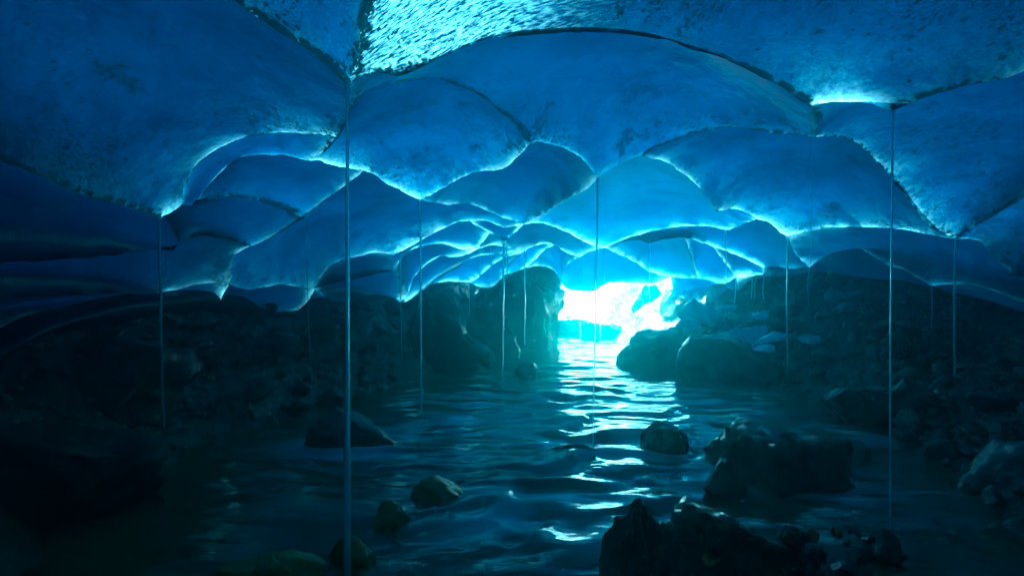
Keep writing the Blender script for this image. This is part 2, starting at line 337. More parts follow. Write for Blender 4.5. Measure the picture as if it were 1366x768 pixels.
scallop('OL1 D2 H Hh OL2', 0.0174, A=.14)
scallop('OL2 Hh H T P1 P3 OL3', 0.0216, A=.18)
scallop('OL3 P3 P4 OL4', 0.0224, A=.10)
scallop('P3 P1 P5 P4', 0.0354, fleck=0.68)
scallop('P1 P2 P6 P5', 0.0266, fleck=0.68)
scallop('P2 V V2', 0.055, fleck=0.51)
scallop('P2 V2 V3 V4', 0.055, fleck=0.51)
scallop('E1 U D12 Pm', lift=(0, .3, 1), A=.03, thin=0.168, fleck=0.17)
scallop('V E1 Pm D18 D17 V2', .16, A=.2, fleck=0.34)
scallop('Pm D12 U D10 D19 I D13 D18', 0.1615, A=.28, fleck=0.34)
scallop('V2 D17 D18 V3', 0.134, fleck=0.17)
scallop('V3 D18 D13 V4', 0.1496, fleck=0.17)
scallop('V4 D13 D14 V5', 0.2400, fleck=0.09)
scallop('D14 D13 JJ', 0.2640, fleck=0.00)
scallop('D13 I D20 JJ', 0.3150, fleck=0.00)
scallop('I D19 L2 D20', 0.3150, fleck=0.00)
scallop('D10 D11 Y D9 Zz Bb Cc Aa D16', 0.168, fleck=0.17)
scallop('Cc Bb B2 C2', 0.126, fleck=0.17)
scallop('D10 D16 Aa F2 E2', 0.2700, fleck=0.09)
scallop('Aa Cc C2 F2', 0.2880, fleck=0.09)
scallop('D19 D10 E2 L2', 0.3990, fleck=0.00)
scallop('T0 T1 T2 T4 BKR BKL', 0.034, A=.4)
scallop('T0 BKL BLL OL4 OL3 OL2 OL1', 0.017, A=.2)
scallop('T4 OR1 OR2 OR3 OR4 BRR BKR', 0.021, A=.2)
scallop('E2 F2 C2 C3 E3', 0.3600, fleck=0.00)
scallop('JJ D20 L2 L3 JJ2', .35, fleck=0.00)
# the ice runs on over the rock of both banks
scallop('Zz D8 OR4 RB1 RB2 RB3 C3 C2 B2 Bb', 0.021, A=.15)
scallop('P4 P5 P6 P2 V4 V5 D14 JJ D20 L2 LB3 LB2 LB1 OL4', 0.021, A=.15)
# ---------------------------------------------------------------- the bed, the banks and the stream
_yl = [-8, 1, 2, 3, 4.3, 6, 8.5, 12, 16, 20, 26, 60]; _xl = [-2.2, -2.2, -2.25, -2.35, -2.6, -2.25, -1.5, -.8, .05, .6, .6, 1]
_yr = [-8, 2, 3, 3.6, 5.4, 7, 9.3, 12, 16, 20, 26, 60]; _xr = [2.7, 2.6, 2.75, 3.2, 3.9, 3.7, 3.0, 2.9, 3.2, 3.6, 3.8, 4]
def bank_h(x, y, rough=True):
    x = np.asarray(x, float); y = np.asarray(y, float)
    xl = np.interp(y, _yl, _xl)+.22*vnoise(y*.9, 3.3, 0, 41); xr = np.interp(y, _yr, _xr)+.25*vnoise(y*.9, 8.1, 0, 42)
    dl, dr = xl-x, x-xr
    steep = np.interp(y, [0, 5, 9, 14], [1.15, .95, .95, 1.2])
    zl = np.where(dl > 0, dl*steep, np.maximum(dl*.55, -.38)); zr = np.where(dr > 0, dr*np.interp(y, [0, 4, 7, 10, 15], [.55, .5, .5, .62, .8]), np.maximum(dr*.5, -.38))
    z = np.maximum(zl, zr)
    z = np.where(z > 2.2, 2.2+1.3*(1-np.exp(-(z-2.2)/1.3)), z)
    z = z+np.clip((-y-3.5)*.9, 0, 3.2)
    if rough:
        k = np.clip(.4+z, .25, 1)
        z = z+k*(.16*fbm(x*1.3, y*1.3, 0, 3, 51)+.10*np.abs(fbm(x*4, y*4, 0, 3, 55))-.03)
        z = z+k*.035*fbm(x*11, y*11, 0, 2, 58)
    return z

def rock_material(name, c1, c2, rough=(.14, .40), bump=.6, spots=None, scale=1.0):
    m, nt, out = new_mat(name); b = NB(nt)
    co = b.n('TexCoord').outputs['Object']
    oi = b.n('ObjectInfo')
    co = b.n('VectorMath', {'operation': 'ADD'}); b.put(co.inputs[0], b.n('TexCoord').outputs['Object']); b.put(co.inputs[1], oi.outputs['Location']); co = co.outputs[0]
    n1 = b.noise(co, 3.2*scale, 6, .65); n2 = b.noise(co, 22*scale, 4, .7)
    fac = b.ramp(b.math('ADD', b.math('MULTIPLY', n1, .7), b.math('MULTIPLY', n2, .3)), .38, .62)
    fac = b.math('ADD', b.math('MULTIPLY', fac, .8), b.math('MULTIPLY', oi.outputs['Random'], .2))
    col = b.mix(fac, c1, c2)
    if spots: col = b.mix(b.ramp(b.noise(co, 6*scale, 5, .7), .5, .62, 0, .85), col, spots)
    h = b.math('ADD', b.math('MULTIPLY', n1, .6), b.math('MULTIPLY', n2, .35))
    h = b.math('ADD', h, b.math('MULTIPLY', b.noise(co, 75*scale, 3, .7), .14))
    bp = b.n('Bump', Strength=bump, Distance=.05, Height=h).outputs[0]
    p = b.n('BsdfPrincipled', Normal=bp, Roughness=b.ramp(b.noise(co, 7, 3), .35, .65, rough[0], rough[1]), IOR=1.45)
    b.put(p.inputs['Base Color'], col); b.put(out.inputs[0], p)
    return m
ROCK = rock_material('wet_dark_rock', (.007, .018, .006, 1), (.032, .066, .010, 1))
ROCKP = rock_material('grey_rock', (.04, .06, .035, 1), (.17, .21, .12, 1), (.18, .45))
SOAKED = rock_material('soaked_rock', (.006, .014, .005, 1), (.030, .058, .010, 1), (.05, .22), 1.2, None, 1.6)
BROWN = rock_material('rusty_rock', (.022, .016, .012, 1), (.085, .052, .034, 1))
ORANGE = rock_material('orange_stone', (.24, .08, .008, 1), (.46, .18, .02, 1), (.2, .4), .3)
MOSSY = rock_material('algae_rock', (.04, .09, .006, 1), (.24, .20, .012, 1), (.3, .5), .6, (.42, .14, .01, 1), 1.6)
SLATE = rock_material('slate_slab', (.18, .23, .23, 1), (.46, .52, .52, 1), (.10, .28), .35)
BANK = rock_material('bank_grit', (.006, .015, .005, 1), (.030, .058, .009, 1), (.16, .45), 1.0, None, 1.2)
BED = rock_material('stream_bed', (.006, .030, .010, 1), (.03, .085, .02, 1), (.4, .7), .5, (.10, .07, .008, 1))

ys = np.concatenate([np.linspace(-8, .5, 40)[:-1], np.geomspace(2.5, 26, 330)-2.0, np.linspace(24.5, 60, 20)])
xs = np.concatenate([np.linspace(-40, -7, 18)[:-1], np.linspace(-7, 8, 380), np.linspace(8, 40, 18)[1:]])
XX, YY = np.meshgrid(xs, ys)
ZZ = bank_h(XX, YY)
g = mesh_np('ground', np.stack([XX, YY, ZZ], -1).reshape(-1, 3), grid_faces(len(ys), len(xs)), BANK)
tag(g, 'dark rocky bed and banks of the stream under the ice', 'ground', kind='structure')
# bed colour below the water line
g.data.materials.append(BED)
fz = np.array([ZZ.ravel()[f].mean() for f in grid_faces(len(ys), len(xs))]); mi = (fz < -.06).astype(np.int32)
g.data.polygons.foreach_set('material_index', mi)

# snow in the daylight beyond the mouth
m, nt, out = new_mat('old_snow'); b = NB(nt)
pos = b.n('NewGeometry').outputs['Position']
p = b.n('BsdfPrincipled', Roughness=.6, Normal=b.n('Bump', Strength=.5, Distance=.1, Height=b.noise(pos, 3, 5)).outputs[0])
b.put(p.inputs['Base Color'], b.mix(b.ramp(b.noise(pos, 1.2, 5), .35, .65), (.70, .76, .80, 1), (.88, .90, .92, 1))); b.put(out.inputs[0], p); SNOW = m
ys2 = np.concatenate([np.linspace(19.0, 40, 60), np.geomspace(41, 900, 30)]); xs2 = np.concatenate([-np.geomspace(900, 10, 20), np.linspace(-9.5, 12, 90), np.geomspace(12.5, 900, 20)])
X2, Y2 = np.meshgrid(xs2, ys2)
Z2 = -.25+.16*np.clip(Y2-20.5, 0, 40)+.35*fbm(X2*.35, Y2*.35, 0, 4, 71)*np.clip((Y2-19)/4, 0, 1)+.03*np.clip(Y2-60, 0, 200)+.25*np.clip(np.abs(X2-2.3)-1.6, 0, 8)
s_ = mesh_np('snow_field', np.stack([X2, Y2, Z2], -1).reshape(-1, 3), grid_faces(len(ys2), len(xs2)), SNOW)
tag(s_, 'sunlit snow outside the far mouth of the ice cave', 'snow', kind='structure')

# ---- water
def water_material():
    m, nt, out = new_mat('stream_water'); b = NB(nt)
    pos = b.n('NewGeometry').outputs['Position']; foam = b.attr('foam')
    h = b.math('ADD', b.math('MULTIPLY', b.noise(b.mapping(pos, (1.3, 3.2, 1)), 2.2, 3, .5, .4), 1.0), b.math('MULTIPLY', b.noise(b.mapping(pos, (1, 2.2, 1)), 9, 2, .5), .16))
    bp = b.n('Bump', Strength=.16, Distance=.05, Height=h).outputs[0]
    gl = b.n('BsdfGlossy', Color=(1, 1, 1, 1), Roughness=.09, Normal=bp)
    tr = b.n('BsdfTransparent', Color=(.10, .60, .28, 1))
    df = b.n('BsdfDiffuse', Color=(.0, .17, .060, 1), Normal=bp)
    body = b.n('MixShader', Fac=.5); b.put(body.inputs[1], tr.outputs[0]); b.put(body.inputs[2], df.outputs[0])
    fr = b.n('Fresnel', IOR=1.33, Normal=bp)
    sf = b.n('MixShader', Fac=fr.outputs[0]); b.put(sf.inputs[1], body.outputs[0]); b.put(sf.inputs[2], gl.outputs[0])
    fd = b.n('BsdfPrincipled', Roughness=.45, Normal=bp); b.put(fd.inputs['Base Color'], (.78, .88, .92, 1))
    mx = b.n('MixShader', Fac=b.math('MULTIPLY', foam, .85, clamp=True)); b.put(mx.inputs[1], sf.outputs[0]); b.put(mx.inputs[2], fd.outputs[0])
    b.put(out.inputs[0], mx); return m
WATER = water_material()
def wpt(px, py): d = CAMZ*F/(py-HOR); return (px-CX)/F*d, d
def gs(X, Y, px, py, rx, ry, amp):
    cx, cy_ = wpt(px, py); return amp*np.exp(-((X-cx)/rx)**2-((Y-cy_)/ry)**2)
yw = np.geomspace(2.6, 24.5, 620)-1.6; yw = np.concatenate([np.linspace(-5, .9, 30), yw]); xw = np.linspace(-5.2, 5.6, 560)
XW, YW = np.meshgrid(xw, yw)
wx = XW+.25*vnoise(XW*.8, YW*.8, 0, 61); wy = YW+.25*vnoise(XW*.8, YW*.8, 0, 62)
calm = fbm(wx*1.0, wy*1.9, 0, 2, 63)
rip = vnoise(wx*2.2, wy*6.0, 0, 64)+.5*vnoise(wx*4.5, wy*12.0, 0, 65)
hump = 1-2*np.abs(vnoise(wx*2.1, wy*3.4, 0, 66)+.4*vnoise(wx*4.3, wy*6.5, 0, 67))
rap = gs(XW, YW, 715, 685, .55, .55, 1.0)+gs(XW, YW, 800, 600, .6, .7, .8)+gs(XW, YW, 800, 530, .8, 1.0, .6)+gs(XW, YW, 960, 530, .7, .9, .4)+gs(XW, YW, 480, 590, .55, .7, .7)+gs(XW, YW, 1130, 650, .55, .4, .6)+gs(XW, YW, 1130, 580, .4, .5, .4)+gs(XW, YW, 640, 560, .7, .6, .35)
HW = .022*calm+.007*rip*np.clip(YW/4, .5, 1.6)+.025*rap*(hump-.2)
lam = 7.5*np.log(np.maximum(YW, .5))+1.5*vnoise(XW*.9+.4*YW, YW*.5, 0, 75)+.28*vnoise(XW*3, YW*2, 0, 77)
ph = lam-np.floor(lam); saw = np.where(ph < .78, 1-ph/.78, (ph-.78)/.22); saw = saw*saw*(3-2*saw)*.5+saw*.5
lanes = np.clip(rap*1.1+.35*np.exp(-((XW-wpt(790, 560)[0]*YW/wpt(790, 560)[1])/(.16*YW+.2))**2), 0, 1)*np.clip(.75+.9*vnoise(XW*2.3, YW*1.6, 0, 76), 0, 1.3)
HW = HW+lanes*np.maximum(YW, .5)/7.5*.95*np.tan(np.maximum(.5*(np.arctan(1.3/np.maximum(YW, .5))-.065), .02))*(saw-.5)
HW = HW+gs(XW, YW, 735, 612, .6, .16, .03)
for rx_, ry_ in ((797, 628), (463, 762), (1190, 703), (560, 550), (672, 555)):
    cx_, cy_ = wpt(rx_, ry_); rr_ = np.hypot(XW-cx_, YW-cy_); HW = HW+.006*np.cos(rr_*75)*np.exp(-rr_/.10)
streak = np.clip(vnoise(wx*1.6+wy*.3, wy*5.5, 0, 68)*1.3+.35*vnoise(wx*5, wy*14, 0, 69)+.05, 0, 1)
FO = np.clip(rap, 0, 1)*np.clip(.85*streak+.16, 0, 1)
# smooth tongues of water that tip towards the daylight
tong = np.zeros_like(HW); msk = np.zeros_like(HW)
for tx, ty, ta, tb in ((763, 712, 46, 15), (714, 698, 26, 8), (700, 750, 30, 13), (679, 726, 16, 6), (788, 674, 24, 7), (700, 660, 18, 7), (665, 651, 14, 5), (636, 684, 14, 6), (809, 641, 26, 5), (862, 633, 26, 5), (770, 598, 44, 5), (792, 549, 30, 4), (735, 588, 26, 4), (1140, 660, 40, 7), (960, 530, 34, 4), (985, 521, 26, 3), (470, 588, 26, 6), (610, 568, 24, 4)):
    cx_, cy_ = wpt(tx, ty); ra = ta/F*cy_; rb = max(tb*cy_*cy_/(CAMZ*F), .05)*(1.9 if ty > 640 else 1.3); ra *= 1.15
    u_ = (XW-cx_-.25*rb*np.sin((YW-cy_)/rb))/ra; v_ = (YW-cy_-.35*rb*vnoise(XW*5, YW*2, tx, 78))/rb; e_ = np.exp(-u_**2-v_**2)
    tong -= np.tan(max(.02, .5*(np.arctan(CAMZ/cy_)-.065)))*1.2*rb*v_*e_; msk = np.maximum(msk, np.exp(-(u_/1.2)**2-(v_/1.2)**2))
HW = HW*(1-.85*msk)+tong
sw = mesh_np('stream_water', np.stack([XW, YW, HW], -1).reshape(-1, 3), grid_faces(len(yw), len(xw)), WATER, attrs=dict(foam=FO.ravel()))
tag(sw, 'dark green meltwater flowing between the rocks, silky over the rapids', 'stream', kind='structure')
# ---------------------------------------------------------------- rocks
import bmesh
_ICO = {}
def ico(sub):
    if sub not in _ICO:
        bm = bmesh.new(); bmesh.ops.create_icosphere(bm, subdivisions=sub, radius=1)
        _ICO[sub] = (np.array([v.co[:] for v in bm.verts]), np.array([[v.index for v in f.verts] for f in bm.faces])); bm.free()
    return _ICO[sub]
def rock_shape(seed, size, sub=4, cuts=14, hard=.9, rough=.05, lo=.5, hi=.88, rot=(0, 0, 0), taper=0.0, top=None):
    rg = np.random.default_rng(seed)
    v, f = ico(sub); v = v.copy()
    for _ in range(cuts):
        n = rg.normal(size=3); n /= np.linalg.norm(n); d = rg.uniform(lo, hi)
        over = np.maximum(0, v@n-d); v -= np.outer(over*hard, n)
    if top: n = np.array(top[:3])/np.linalg.norm(top[:3]); v -= np.outer(np.maximum(0, v@n-top[3]), n)
    v /= np.abs(v).max(0)
    n_ = v/np.linalg.norm(v, axis=1)[:, None]
    o = seed*1.37
    q = fbm(v[:, 0]*1.6+o, v[:, 1]*1.6, v[:, 2]*1.6, 5, seed % 13, .58)
    q2 = np.abs(fbm(v[:, 0]*5+o, v[:, 1]*5, v[:, 2]*5, 3, 3))
    v = v+n_*(rough*(1.3*q-.55*q2))[:, None]
    if taper: v[:, :2] *= (1-taper*np.clip((v[:, 2]+1)/2, 0, 1.1))[:, None]
    v *= np.array(size)/2
    M = np.array(Matrix.Rotation(rot[2], 3, 'Z') @ Matrix.Rotation(rot[1], 3, 'Y') @ Matrix.Rotation(rot[0], 3, 'X'))
    return v@M.T, f
def rock(name, label, cat, box, d, mat, seed, depth=None, group=None, sub=5, yaw=0, **kw):
    """box: photo outline (x0, y0, x1, y1) of the rock at distance d; it gets its own depth"""
    x0, y0, x1, y1 = box; wd = (x1-x0)/F*d; ht = (y1-y0)/F*d
    c = at((x0+x1)/2, (y0+y1)/2, d); dp = depth or wd*.8
    v, f = rock_shape(seed, (wd, dp, ht), sub, **kw)
    o = mesh_np(name, v, f, mat); o.location = c; o.rotation_euler.z = yaw
    return tag(o, label, cat, group)

rock('boulder', 'big dark boulder leaning against the ice wall at the far left', 'boulder', (36, 438, 245, 590), 4.25, SOAKED, 11, 1.1, rough=.10)
rock('boulder', 'black boulder low at the left edge with a glinting wet crest', 'boulder', (-90, 545, 250, 720), 3.15, SOAKED, 12, 1.1, rough=.13, top=(.35, .2, .9, .55))
rock('boulder', 'low rounded boulder in the water right of the thick water veil', 'boulder', (408, 540, 528, 640), 4.6, ROCK, 13, .7, lo=.6)
rock('boulder', 'tall dark boulder on the left bank under the ice lip', 'boulder', (492, 378, 664, 560), 9.4, SOAKED, 35, 1.7, rough=.14, cuts=18, taper=.3, lo=.5, hi=.8, top=(.25, 0, .97, .5))
rock('boulder', 'dark boulder with a pale streak between the left bank and the stream', 'boulder', (590, 402, 712, 510), 11.8, SOAKED, 15, 1.5, rough=.14, taper=.35)
rock('boulder', 'broad dark boulder just left of the bright cave mouth', 'boulder', (634, 354, 757, 480), 15.6, ROCK, 18, 2.4, cuts=9, lo=.68, rough=.08)
rock('boulder', 'broad dark boulder just right of the bright cave mouth', 'boulder', (806, 414, 956, 550), 9.8, SOAKED, 36, 1.8, cuts=18, lo=.5, hi=.82, rough=.10, taper=.3, top=(-.2, 0, .98, .5))
rock('boulder', 'long dark boulder at the foot of the right bank by the bright ripples', 'boulder', (905, 448, 1060, 540), 8.0, ROCK, 18, 1.5)
rock('boulder', 'large flat boulder in the middle of the stream on the right', 'boulder', (912, 535, 1118, 690), 3.95, SOAKED, 19, 1.3, rough=.11, cuts=12, lo=.5, hi=.8, hard=1.0, top=(.12, .1, .98, .4))
rock('boulder', 'dark block standing in the water left of the large flat boulder', 'boulder', (848, 560, 917, 650), 4.5, ROCK, 20, .45)
rock('rock', 'small rock with a white glinting edge below the large flat boulder', 'rock', (936, 612, 996, 680), 3.35, SOAKED, 21, .3)
rock('rock', 'low peaked rock breaking the stream in the centre', 'rock', (690, 590, 846, 650), 4.3, SOAKED, 22, .3, lo=.45, taper=.5)
rock('rock', 'small rounded rock in the distant ripples below the left boulders', 'rock', (686, 483, 722, 515), 8.6, ROCK, 23, .5)
rock('boulder', 'pointed dark rock rising from the water at the bottom centre', 'boulder', (778, 642, 930, 900), 2.15, SOAKED, 24, .5, cuts=11, lo=.55, rough=.10, taper=.55)
rock('boulder', 'wet ledge with glinting white edges at the bottom right of centre', 'boulder', (900, 676, 1092, 800), 2.45, SOAKED, 25, .6, cuts=12, lo=.5, rough=.13, top=(.40, .18, .9, .36))
rock('rock', 'orange green rock awash at the bottom centre', 'rock', (545, 636, 636, 710), 3.36, MOSSY, 26, .4, lo=.6)
rock('rock', 'dull green rock awash just left of the orange green rock', 'rock', (494, 668, 552, 750), 2.98, MOSSY, 27, .35, lo=.6)
rock('rock', 'broad flat mossy rock awash at the bottom edge left of the thick water veil', 'rock', (270, 731, 450, 830), 2.48, MOSSY, 28, .4, lo=.6)
rock('boulder', 'low flat boulder at the right water edge behind the large flat boulder', 'boulder', (1104, 510, 1200, 580), 5.3, ROCK, 29, .7)
rock('boulder', 'round boulder low on the right bank beside the far right stream arm', 'boulder', (1178, 500, 1262, 575), 5.2, ROCK, 30, .6)
rock('boulder', 'reddish brown boulder at the lower right edge of the stream', 'boulder', (1290, 585, 1420, 700), 3.3, BROWN, 31, .7, lo=.55)
rock('rock', 'small dark rock standing in the narrow right arm of the stream', 'rock', (1108, 586, 1164, 640), 4.2, ROCK, 32, .3)
rock('rock', 'small dark stone with a wet shine near the bottom right corner', 'rock', (1148, 706, 1204, 760), 2.55, SOAKED, 33, .22)
rock('stone', 'yellow green stone beside the wet shining stone at the bottom right', 'stone', (1166, 734, 1186, 746), 2.5, MOSSY, 34, .08, sub=4, lo=.4, rough=.09)
for i, (bx, d, mt, lb) in enumerate([
    ((936, 736, 968, 768), 2.3, ORANGE, 'round orange stone left of the other orange stones at the bottom'),
    ((1014, 742, 1054, 780), 2.25, ORANGE, 'larger orange brown stone at the bottom edge below the ledge'),
    ((1040, 700, 1068, 730), 2.38, BROWN, 'reddish stone resting against the glinting ledge'),
    ((1066, 726, 1100, 752), 2.32, BROWN, 'brown flat stone right of the reddish stone'),
    ((1104, 752, 1142, 776), 2.28, BROWN, 'dull brown stone at the bottom edge right of the orange stones'),
    ((1190, 734, 1208, 748), 2.5, ORANGE, 'small orange stone by the yellow green stone')]):
    rock('stone', lb, 'stone', bx, d, mt, 40+i, sub=4, cuts=9, lo=.6, hi=.9, rough=.09)
for i, (bx, d, mt, lb) in enumerate([
    ((440, 716, 506, 780), 2.58, MOSSY, 'olive stone awash at the foot of the thick water veil'),
    ((520, 726, 566, 770), 2.72, BROWN, 'brown stone under the water below the dull green rock'),
    ((330, 744, 384, 790), 2.4, MOSSY, 'mottled orange green stone at the bottom edge left of the thick water veil'),
    ((600, 740, 650, 780), 2.6, BROWN, 'dark brown stone at the bottom edge left of the bright water tongues'),
    ((1216, 690, 1276, 730), 3.0, BROWN, 'brown stone awash in the lower right shallows'),
    ((1292, 716, 1350, 760), 2.75, MOSSY, 'greenish stone awash near the bottom right corner')]):
    rock('stone', lb, 'stone', bx, d, mt, 50+i, sub=4, cuts=9, lo=.6, rough=.09)
# angular blocks heaped in the gap on the right
for i, (bx, d, lb) in enumerate([
    ((1098, 352, 1168, 412), 9.2, 'topmost dark block of the heap in the right hand gap'),
    ((1124, 372, 1150, 400), 8.8, 'small pale block high on the heap in the right hand gap'),
    ((1100, 378, 1128, 408), 8.6, 'tilted pale block left on the heap in the right hand gap'),
    ((1128, 385, 1166, 425), 8.4, 'bright edged block right on the heap in the right hand gap'),
    ((1108, 402, 1148, 432), 8.2, 'wide block in the middle of the heap in the right hand gap'),
    ((1086, 408, 1112, 436), 8.2, 'dark block at the left foot of the heap in the right hand gap'),
    ((1128, 416, 1172, 446), 8.0, 'flat block at the right foot of the heap in the right hand gap')]):
    rock('block', lb, 'rock', bx, d, SLATE if 'dark' not in lb else ROCKP, 60+i, sub=4, cuts=9, lo=.35, hi=.7, hard=1.0, rough=.05)
rock('boulder', 'black rock mass filling the gap behind the heap on the right', 'boulder', (1078, 312, 1222, 470), 9.6, ROCK, 70, 1.0)
rock('rock', 'dark rock between the bright mouth and the fallen ice blocks', 'rock', (882, 380, 962, 440), 13.6, ROCK, 73, 1.2)
rock('rock', 'low dark rock bar across the water in the cave mouth', 'rock', (690, 421, 860, 456), 17.0, ROCK, 72, 1.0, cuts=16, rough=.12)
rock('boulder', 'dark rock outcrop added to block the bright gap behind the small water curtain', 'boulder', (940, 330, 1125, 450), 12.6, ROCK, 71, 1.8)  # rock put in to shut out a bright gap
# flat slabs shining on the right bank
for i, (bx, d, tilt, lb) in enumerate([
    ((940, 428, 1026, 474), 8.6, .5, 'long dark tilted slab on the right bank with a pale upper edge'),
    ((1010, 441, 1056, 462), 8.0, .35, 'bright slab nearest to the long dark tilted slab'),
    ((1004, 456, 1038, 474), 7.7, .3, 'small bright slab below the long dark slab'),
    ((1056, 444, 1098, 458), 7.8, .1, 'pale flat slab furthest right among the shining slabs'),
    ((1184, 470, 1208, 488), 6.6, .45, 'small shining slab on the dark right bank by a water thread'),
    ((996, 414, 1036, 428), 9.2, .2, 'narrow grey slab high on the right bank')]):
    x0, y0, x1, y1 = bx; wd = (x1-x0)/F*d
    v, f = rock_shape(80+i, (wd, wd*.75, wd*.16), 4, cuts=9, lo=.4, hi=.75, hard=1.0, rough=.04, rot=(.30, -tilt, 0))
    o = mesh_np('flat_stone', v, f, SLATE); o.location = at((x0+x1)/2, (y0+y1)/2, d); tag(o, lb, 'flat stone')
# ice blocks fallen by the mouth
mi_, nt, out = new_mat('fallen_ice'); b = NB(nt); co = b.n('TexCoord').outputs['Object']
p = b.n('BsdfPrincipled', Roughness=.25, Normal=b.n('Bump', Strength=.6, Distance=.05, Height=b.noise(co, 8, 5, .65)).outputs[0])
b.put(p.inputs['Base Color'], b.mix(b.ramp(b.noise(co, 5, 4), .4, .6), (.30, .45, .50, 1), (.62, .74, .78, 1)))
t_ = b.n('BsdfTranslucent', Color=(.3, .75, .9, 1)); mx = b.n('MixShader', Fac=.4); b.put(mx.inputs[1], p.outputs[0]); b.put(mx.inputs[2], t_.outputs[0]); b.put(out.inputs[0], mx)
for i, (bx, d, lb) in enumerate([
    ((904, 396, 946, 430), 11.0, 'pale fallen ice block right of the cave mouth'),
    ((940, 376, 974, 412), 12.0, 'upright rounded ice block under the ice lip right of the mouth'),
    ((928, 410, 966, 438), 10.4, 'low fallen ice block below the upright rounded one'),
    ((900, 426, 936, 448), 10.0, 'small fallen ice block nearest the water right of the mouth'),
    ((960, 405, 986, 416), 10.4, 'thin ice plate beside the small water curtain'),
    ((842, 378, 884, 432), 18.0, 'white ice wedge standing in the bright cave mouth'),
    ]):
    rock('ice_block', lb, 'ice block', bx, d, mi_, 100+i, sub=4, cuts=8, lo=.5, rough=.07)

# loose stones: ten shapes, copied
protos = []
for i in range(10):
    rg = random.Random(i); sz = (1, rg.uniform(.7, 1), rg.uniform(.45, .75))
    v, f = rock_shape(200+i, sz, 3, cuts=11, lo=.5, hi=.85, rough=.06)
    protos.append((v, f))
def lay(name, label, cat, group, spots, mats):
    src = {}
    for k, (x, y, s, sink) in enumerate(spots):
        i = k % len(protos); mt = mats[k % len(mats)]
        if (i, mt.name) not in src:
            o = mesh_np(name, *protos[i], mt); src[(i, mt.name)] = o
        else:
            o = src[(i, mt.name)].copy(); COL.objects.link(o)
        o.location = (x, y, float(bank_h(x, y, False))+s*sink); o.scale = (s, s, s)
        o.rotation_euler = (random.uniform(-.4, .4), random.uniform(-.4, .4), random.uniform(0, 6.28))
        tag(o, label, cat, group)
def scatter(n, px, py, smin, smax, side, sink=.25, pw=2.0, tries=60):
    """stones where a sight line through the photo area meets the bank"""
    res = []
    while len(res) < n and tries*n > 0:
        tries -= 1/n
        u, v = random.uniform(*px), random.uniform(*py)
        ds = np.linspace(2.0, 14, 400); xx = (u-CX)/F*ds; zz = CAMZ+(HOR-v)/F*ds
        hit = np.nonzero(bank_h(xx, ds, False) > zz)[0]
        if not len(hit): continue
        d = ds[hit[0]]; x = xx[hit[0]]
        s = smin+(smax-smin)*random.random()**pw
        if bank_h(x, d, False) < -.05: continue
        if any((x-a)**2+(d-b_)**2 < (.42*(s+c))**2 for a, b_, c, _ in res): continue
        res.append((x, d, s, sink))
    return res
lay('stone', 'dark wet stone packed into the rubble of the left bank', 'stone', 'rubble stones on the left bank', scatter(80, (150, 530), (415, 560), .16, .55, -1), [ROCK, ROCK, BANK])
lay('stone', 'dark angular stone scattered on the right bank slope', 'stone', 'stones on the right bank slope', scatter(120, (900, 1250), (415, 545), .07, .34, 1), [ROCKP, ROCKP, SOAKED, ROCKP])
lay('stone', 'rounded brownish stone piled at the far right of the bank', 'stone', 'piled stones at the far right', scatter(75, (1190, 1420), (440, 680), .12, .40, 1), [ROCK, BROWN, ROCK])
lay('pebble', 'small brown pebble in the shallows at the bottom right', 'pebble', 'pebbles below the ledge', [(x, y, s, 0) for x, y, s in []], [BROWN])
pb = []
for k in range(46):
    u, v, d = random.uniform(1040, 1170), random.uniform(706, 775), random.uniform(2.25, 2.5)
    pb.append((u, v, d, random.uniform(.025, .06)))
src = {}
for k, (u, v, d, s) in enumerate(pb):
    i = k % 10; mt = [BROWN, ROCK, ORANGE, ROCK][k % 4]
    if (i, mt.name) in src: o = src[(i, mt.name)].copy(); COL.objects.link(o)
    else: o = mesh_np('pebble', *protos[i], mt); src[(i, mt.name)] = o
    o.location = at(u, v, d); o.scale = (s, s, s); o.rotation_euler = (random.random()*6, random.random()*6, random.random()*6)
    tag(o, 'small wet pebble in the shallows below the glinting ledge', 'pebble', 'pebbles below the ledge')
# shoal that carries the pebbles
rock('shoal', 'dark gravel shoal under the pebbles at the bottom right', 'shoal', (880, 722, 1230, 900), 2.55, BANK, 90, .8, cuts=8, lo=.6)
# fine gravel nobody could count
gv, gf, off = [], [], 0
v0, f0 = ico(1)
for (x, y, s, _) in scatter(1500, (860, 1420), (400, 640), .02, .09, 1, pw=1.6, tries=3)+scatter(500, (0, 520), (430, 600), .02, .10, -1, pw=1.6, tries=3):
    q = v0*np.array([1, random.uniform(.6, 1), random.uniform(.4, .8)])*s*.6*(1+.25*RNG.normal(size=(len(v0), 1)))
    a = random.uniform(0, 6.28); R_ = np.array([[math.cos(a), -math.sin(a), 0], [math.sin(a), math.cos(a), 0], [0, 0, 1]])
    gv.append(q@R_.T+np.array([x, y, float(bank_h(x, y))+s*.1])); gf.append(f0+off); off += len(v0)
gr = mesh_np('gravel', np.vstack(gv), np.vstack(gf), ROCKP, smooth=False)
tag(gr, 'fine grey gravel strewn over both banks', 'gravel', kind='stuff')
